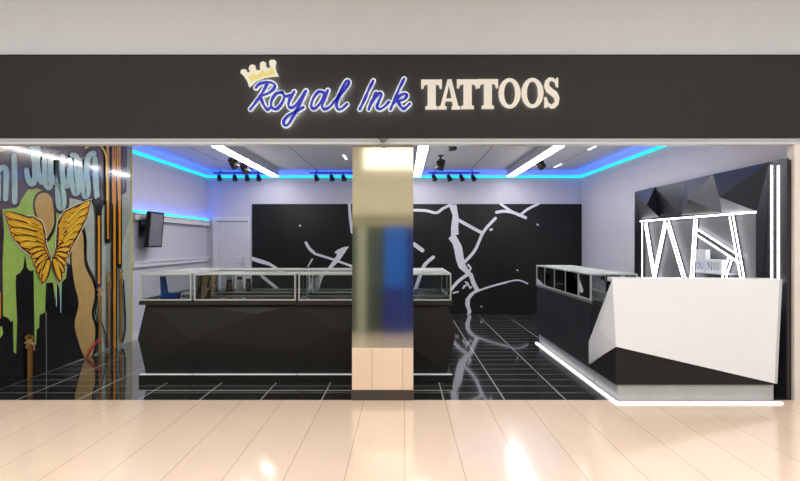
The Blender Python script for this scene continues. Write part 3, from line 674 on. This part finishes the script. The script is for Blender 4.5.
# white product boxes on the lattice, with blue lettering
bx = [onx(696, 260, 3.60), onx(724, 271, 3.60)]
s0 = fr(232, 428); s1 = fr(365, 428)
zsh = onx(705, 271.6, 3.58).z
ya, yb = onx(722, 266, 3.56).y, onx(696, 266, 3.56).y
MB().box(3.52, XF-.004, ya-.06, yb+.05, zsh-.015, zsh-.0005).build('shelf', M_white, t)
def text_mesh(txt, size, origin, ux, uy, m, parent, off=.0):
    cu = bpy.data.curves.new('txt', 'FONT'); cu.body = txt; cu.size = size; cu.resolution_u = 3
    o = bpy.data.objects.new('txt', cu); C.objects.link(o)
    dg = bpy.context.evaluated_depsgraph_get(); me = o.evaluated_get(dg).to_mesh()
    mb = MB(); ux = Vector(ux); uy = Vector(uy); og = Vector(origin)
    mb.add([og+ux*v.co.x+uy*v.co.y for v in me.vertices], [tuple(p.vertices) for p in me.polygons])
    o.evaluated_get(dg).to_mesh_clear(); bpy.data.objects.remove(o); bpy.data.curves.remove(cu)
    return mb.build('lettering', m, parent)
M_bl = mat('label_blue', (60, 100, 190), .4)
ya, yb = onx(722, 266, 3.56).y, onx(696, 266, 3.56).y
p = thing('product_box', 'long white product box with blue lettering on the glowing lattice shelf', 'box', (3.58, (ya+yb)/2, zsh))
MB().box(3.555, 3.615, ya, yb-.26, zsh+.0005, zsh+.15).build('carton', M_white, p, bevel=.004)
MB().box(3.5545, 3.56, ya+.04, ya+.2, zsh+.03, zsh+.12).build('pale_label', mat('pale_label', (205, 208, 206), .5), p)
text_mesh('N', .15, (3.5545, yb-.29, zsh+.02), (0, -1, 0), (0, 0, 1), M_bl, p)
p = thing('product_box', 'narrow upright white box with blue lettering beside the long white box', 'box', (3.58, yb-.12, zsh))
MB().box(3.555, 3.615, yb-.24, yb, zsh+.0005, zsh+.26).build('carton', M_white, p, bevel=.004)
text_mesh('OU', .115, (3.5545, yb-.02, zsh+.03), (0, -1, 0), (0, 0, 1), M_bl, p)

# ------------------------------------------------------------------ the shop sign
YF = YS-.05
def sg(a, b, s=4.444, ox=235, oy=55): return (ox+a/s, oy+b/s)
def sign_word(label, strokes, w):
    xs_ = [q[0] for st in strokes for q in st]; ys_ = [q[1] for st in strokes for q in st]
    c = at(*sg(sum(xs_)/len(xs_), sum(ys_)/len(ys_)), YF)
    t = thing('script_sign', label, 'sign lettering', (c.x, YF, c.z), 'blue script words on the shop sign')
    def layer(nm, m, width, ya, yb):
        mb = MB()
        for i, st in enumerate(strokes):
            L, R, ends = ribbon([sg(*q) for q in st], width, n=7)
            ee = (i % 5)*.0004
            n = len(L); fr_ = [at(p.x, p.y, YF) for p in L+R]
            vs = [Vector((p.x, ya-ee, p.z)) for p in fr_]+[Vector((p.x, yb, p.z)) for p in fr_]
            fs = []
            for j in range(n-1):
                fs += [(j, j+1, n+j+1, n+j), (2*n+j, 3*n+j, 3*n+j+1, 2*n+j+1), (j, 2*n+j, 2*n+j+1, j+1), (n+j, n+j+1, 3*n+j+1, 3*n+j)]
            mb.add(vs, fs)
            for e in ends:
                q = [at(p.x, p.y, YF) for p in e]; mb.prism([[Vector((p.x, ya-ee, p.z)) for p in q]], (0, yb-ya+ee, 0))
        return mb.build(nm, m, t)
    layer('letter_face', M_signblue, lambda tt: w*(.72+.38*math.sin(2.2*math.pi*tt+.4)**2), YF-.056, YF-.05)
    layer('letter_backing', M_signwhite, w*1.85, YF-.05, YF-.036)
    layer('halo_light', M_halo, w*1.6, YF-.0325, YF-.031)
ROY = [[(152, 128), (118, 188), (74, 246)], [(98, 152), (118, 133), (160, 128), (182, 141), (174, 160), (148, 178), (116, 188)], [(118, 188), (132, 226), (150, 248), (162, 240)],
       [(214, 172), (188, 178), (168, 208), (168, 236), (188, 246), (212, 222), (224, 190), (214, 172)], [(222, 186), (234, 190), (246, 184)],
       [(268, 168), (250, 198), (242, 226), (252, 240), (274, 228), (316, 168)], [(320, 164), (290, 226), (262, 280), (240, 314), (224, 316), (222, 296), (244, 272), (276, 256), (308, 238)],
       [(396, 172), (374, 170), (352, 198), (342, 232), (356, 244), (380, 222), (404, 176)], [(416, 162), (398, 206), (390, 232), (400, 246), (424, 236), (444, 212)],
       [(444, 214), (476, 176), (506, 136), (506, 122), (494, 126), (470, 172), (454, 222), (460, 246), (478, 244), (500, 224)]]
INK = [[(616, 120), (596, 160), (576, 206), (556, 246)], [(628, 172), (612, 206), (596, 246)], [(598, 236), (622, 196), (642, 176), (652, 182), (640, 212), (632, 236), (644, 246), (664, 236), (684, 214)],
       [(752, 112), (732, 152), (712, 198), (692, 246)], [(700, 226), (726, 192), (752, 178), (764, 186), (752, 202), (724, 212)], [(724, 212), (738, 236), (752, 244), (776, 222)]]
sign_word('blue script word Royal with glowing white outline on the black fascia', ROY, 2.9)
sign_word('blue script word Ink with glowing white outline on the black fascia', INK, 2.9)
def inset(l, hole, d=.025):
    """move a loop into the letter's material by d"""
    n = len(l); ar = sum(l[k-1][0]*l[k][1]-l[k][0]*l[k-1][1] for k in range(n)); sg_ = (1 if ar > 0 else -1)*(-1 if hole else 1); out = []
    for k in range(n):
        a, b, c = Vector(l[k-1]), Vector(l[k]), Vector(l[(k+1) % n])
        n1 = Vector((-(b-a).y, (b-a).x)).normalized(); n2 = Vector((-(c-b).y, (c-b).x)).normalized()
        m_ = n1+n2; m_ = n1 if m_.length < .3 else m_/(m_.length_squared/2)
        out.append(tuple(b+m_*d*sg_))
    return out
# crown
cr = [(70, 150), (58, 118), (44, 98), (30, 86), (32, 74), (44, 68), (56, 72), (62, 84), (72, 82), (66, 66), (72, 52), (84, 48), (96, 54), (96, 66), (104, 76), (118, 72), (116, 58), (118, 40), (130, 34), (142, 40), (142, 54), (150, 66), (162, 62), (158, 48), (156, 34), (166, 28), (182, 28), (188, 38), (184, 56), (188, 80), (200, 101), (170, 102), (130, 109), (98, 122)]
t = thing('crown_emblem', 'cream crown with gold inlay above the letter R on the fascia', 'emblem', (at(*sg(115, 90), YF).x, YF, at(*sg(115, 90), YF).z))
cv = [at(*sg(a, b), YF) for a, b in cr]
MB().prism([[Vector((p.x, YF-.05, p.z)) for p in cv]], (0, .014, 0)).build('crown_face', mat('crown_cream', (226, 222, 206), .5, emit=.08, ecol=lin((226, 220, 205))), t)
inl = [(70, 112), (64, 98), (76, 102), (84, 84), (98, 98), (114, 88), (128, 68), (138, 86), (156, 78), (170, 58), (176, 78), (184, 94), (150, 98), (118, 106), (84, 122), (76, 130)]
MB().prism([[Vector((p.x, YF-.053, p.z)) for p in (at(*sg(a, b), YF) for a, b in inl)]], (0, .003, 0)).build('gold_inlay', M_gold, t)
cc = sum((p for p in cv), Vector())/len(cv)
MB().prism([[Vector((q[0], YF-.034, q[1])) for q in inset([(p.x, p.z) for p in cv], 0, .006)]], (0, .002, 0)).build('halo_light', M_halo, t)
# slab-serif letters: loops in a 0..1 box, y up
def Tl(): return [[(0, 1), (1, 1), (1.0, .70), (.90, .68), (.86, .80), (.70, .84), (.70, .14), (.80, .10), (.80, 0), (.20, 0), (.20, .10), (.31, .14), (.31, .84), (.14, .80), (.10, .68), (0, .70)]]
def Al(): return [[(.42, 1), (.60, 1), (.90, .13), (1, .10), (1, 0), (.60, 0), (.60, .10), (.66, .13), (.62, .27), (.33, .27), (.29, .13), (.38, .10), (.38, 0), (0, 0), (0, .10), (.10, .13)], [(.355, .37), (.60, .37), (.485, .80)]]
def Ol():
    o = [(.5+.5*math.cos(a), .5+.515*math.sin(a)) for a in (2*math.pi*i/28 for i in range(28))]
    h = [(.5+.25*math.cos(a), .5+.39*math.sin(a)) for a in (2*math.pi*i/24 for i in range(24))]
    return [o, h]
def Sl():
    o = [(.06, 0), (.06, .36), (.20, .36), (.30, .18), (.50, .11), (.68, .20), (.66, .32), (.45, .42), (.18, .54), (.05, .72), (.12, .90), (.34, 1.01), (.60, 1.0), (.74, .93), (.80, 1), (.90, 1), (.90, .68), (.78, .68), (.68, .84), (.50, .90), (.36, .84), (.36, .74), (.55, .64), (.84, .52), (.98, .34), (.92, .12), (.70, -.01), (.46, -.02), (.28, .05), (.18, 0)]
    return [o]
ltr = [('first of three', 'T', Tl, 55, 158, 80, 229), ('only', 'A', Al, 140, 249, 79, 229), ('second of three', 'T', Tl, 232, 337, 79, 227), ('third of three', 'T', Tl, 334, 436, 78, 226), ('left of two', 'O', Ol, 438, 548, 75, 222), ('right of two', 'O', Ol, 551, 661, 74, 220), ('last', 'S', Sl, 660, 742, 71, 221)]
lab = ['cream letter T at the start of TATTOOS on the fascia', 'cream letter A of TATTOOS on the fascia', 'cream letter T right after the A of TATTOOS', 'cream letter T just before the letters O of TATTOOS', 'cream letter O next to the letter T in TATTOOS', 'cream letter O next to the final letter S in TATTOOS', 'cream letter S ending TATTOOS on the fascia']
for i, (w_, ch, fn, a0, a1, b0, b1) in enumerate(ltr):
    def cv_(p, sc=1.0):
        u, v = .5+(p[0]-.5)*sc, .5+(p[1]-.5)*sc
        return at(410+(a0+(a1-a0)*u)/5, 65+(b1+(b0-b1)*v)/5, YF)
    c = cv_((.5, .5)); t = thing('sign_letter', lab[i], 'sign letter', (c.x, YF, c.z), 'cream block letters on the fascia')
    lp = fn(); e = .0015*(i % 2)
    MB().prism([[Vector((p.x, YF-.055-e, p.z)) for p in map(cv_, l)] for l in lp], (0, .019, 0), 0, 1).build('letter_body', [M_cream, mat('letter_return', (150, 146, 140), .5)], t)
    MB().prism([[Vector((p.x, YF-.0335+e, p.z)) for p in map(cv_, inset(l, k_))] for k_, l in enumerate(lp)], (0, .002, 0)).build('halo_light', M_halo, t)

# ------------------------------------------------------------------ light, sky, camera
def area(name, loc, rot, sx, sy, power, col=(1, 1, 1)):
    l = bpy.data.lights.new(name, 'AREA'); l.shape = 'RECTANGLE'; l.size = sx; l.size_y = sy; l.energy = power; l.color = col
    o = bpy.data.objects.new(name, l); C.objects.link(o); o.location = loc; o.rotation_euler = rot; return o
area('mall_light', (-3.2, 2.6, 4.36), (0, 0, 0), 4.5, 1.6, 160, (.93, .97, 1))
area('mall_light', (3.2, 2.6, 4.36), (0, 0, 0), 4.5, 1.6, 160, (.93, .97, 1))
area('mall_light', (0, .2, 4.36), (0, 0, 0), 8, 1.0, 120, (.93, .97, 1))
for lx in (-2.6, .3, 2.6):
    area('ceiling_fill', (lx, 9.6, 1.75), (math.pi, 0, 0), 1.2, 5.5, 14, (.95, .96, 1))  # added fill lamp without a fixture, aimed up to brighten the ceiling
w = bpy.data.worlds.new('mall_air'); bpy.context.scene.world = w; w.use_nodes = True
nt = w.node_tree; bg = nt.nodes['Background']
bg.inputs['Color'].default_value = (.95, .97, 1, 1); bg.inputs['Strength'].default_value = 1.05

cam = bpy.data.cameras.new('camera'); co = bpy.data.objects.new('camera', cam); C.objects.link(co)
co.location = (0, 0, H); co.rotation_euler = (math.pi/2, 0, 0)
cam.sensor_width = 36; cam.lens = F/800*36
cam.shift_x = -(PX-400)/800; cam.shift_y = (PY-240.5)/800
cam.clip_start = .05
sc = bpy.context.scene; sc.camera = co
sc.view_settings.view_transform = 'Standard'; sc.view_settings.look = 'None'
sc.view_settings.exposure = 0; sc.view_settings.gamma = 1
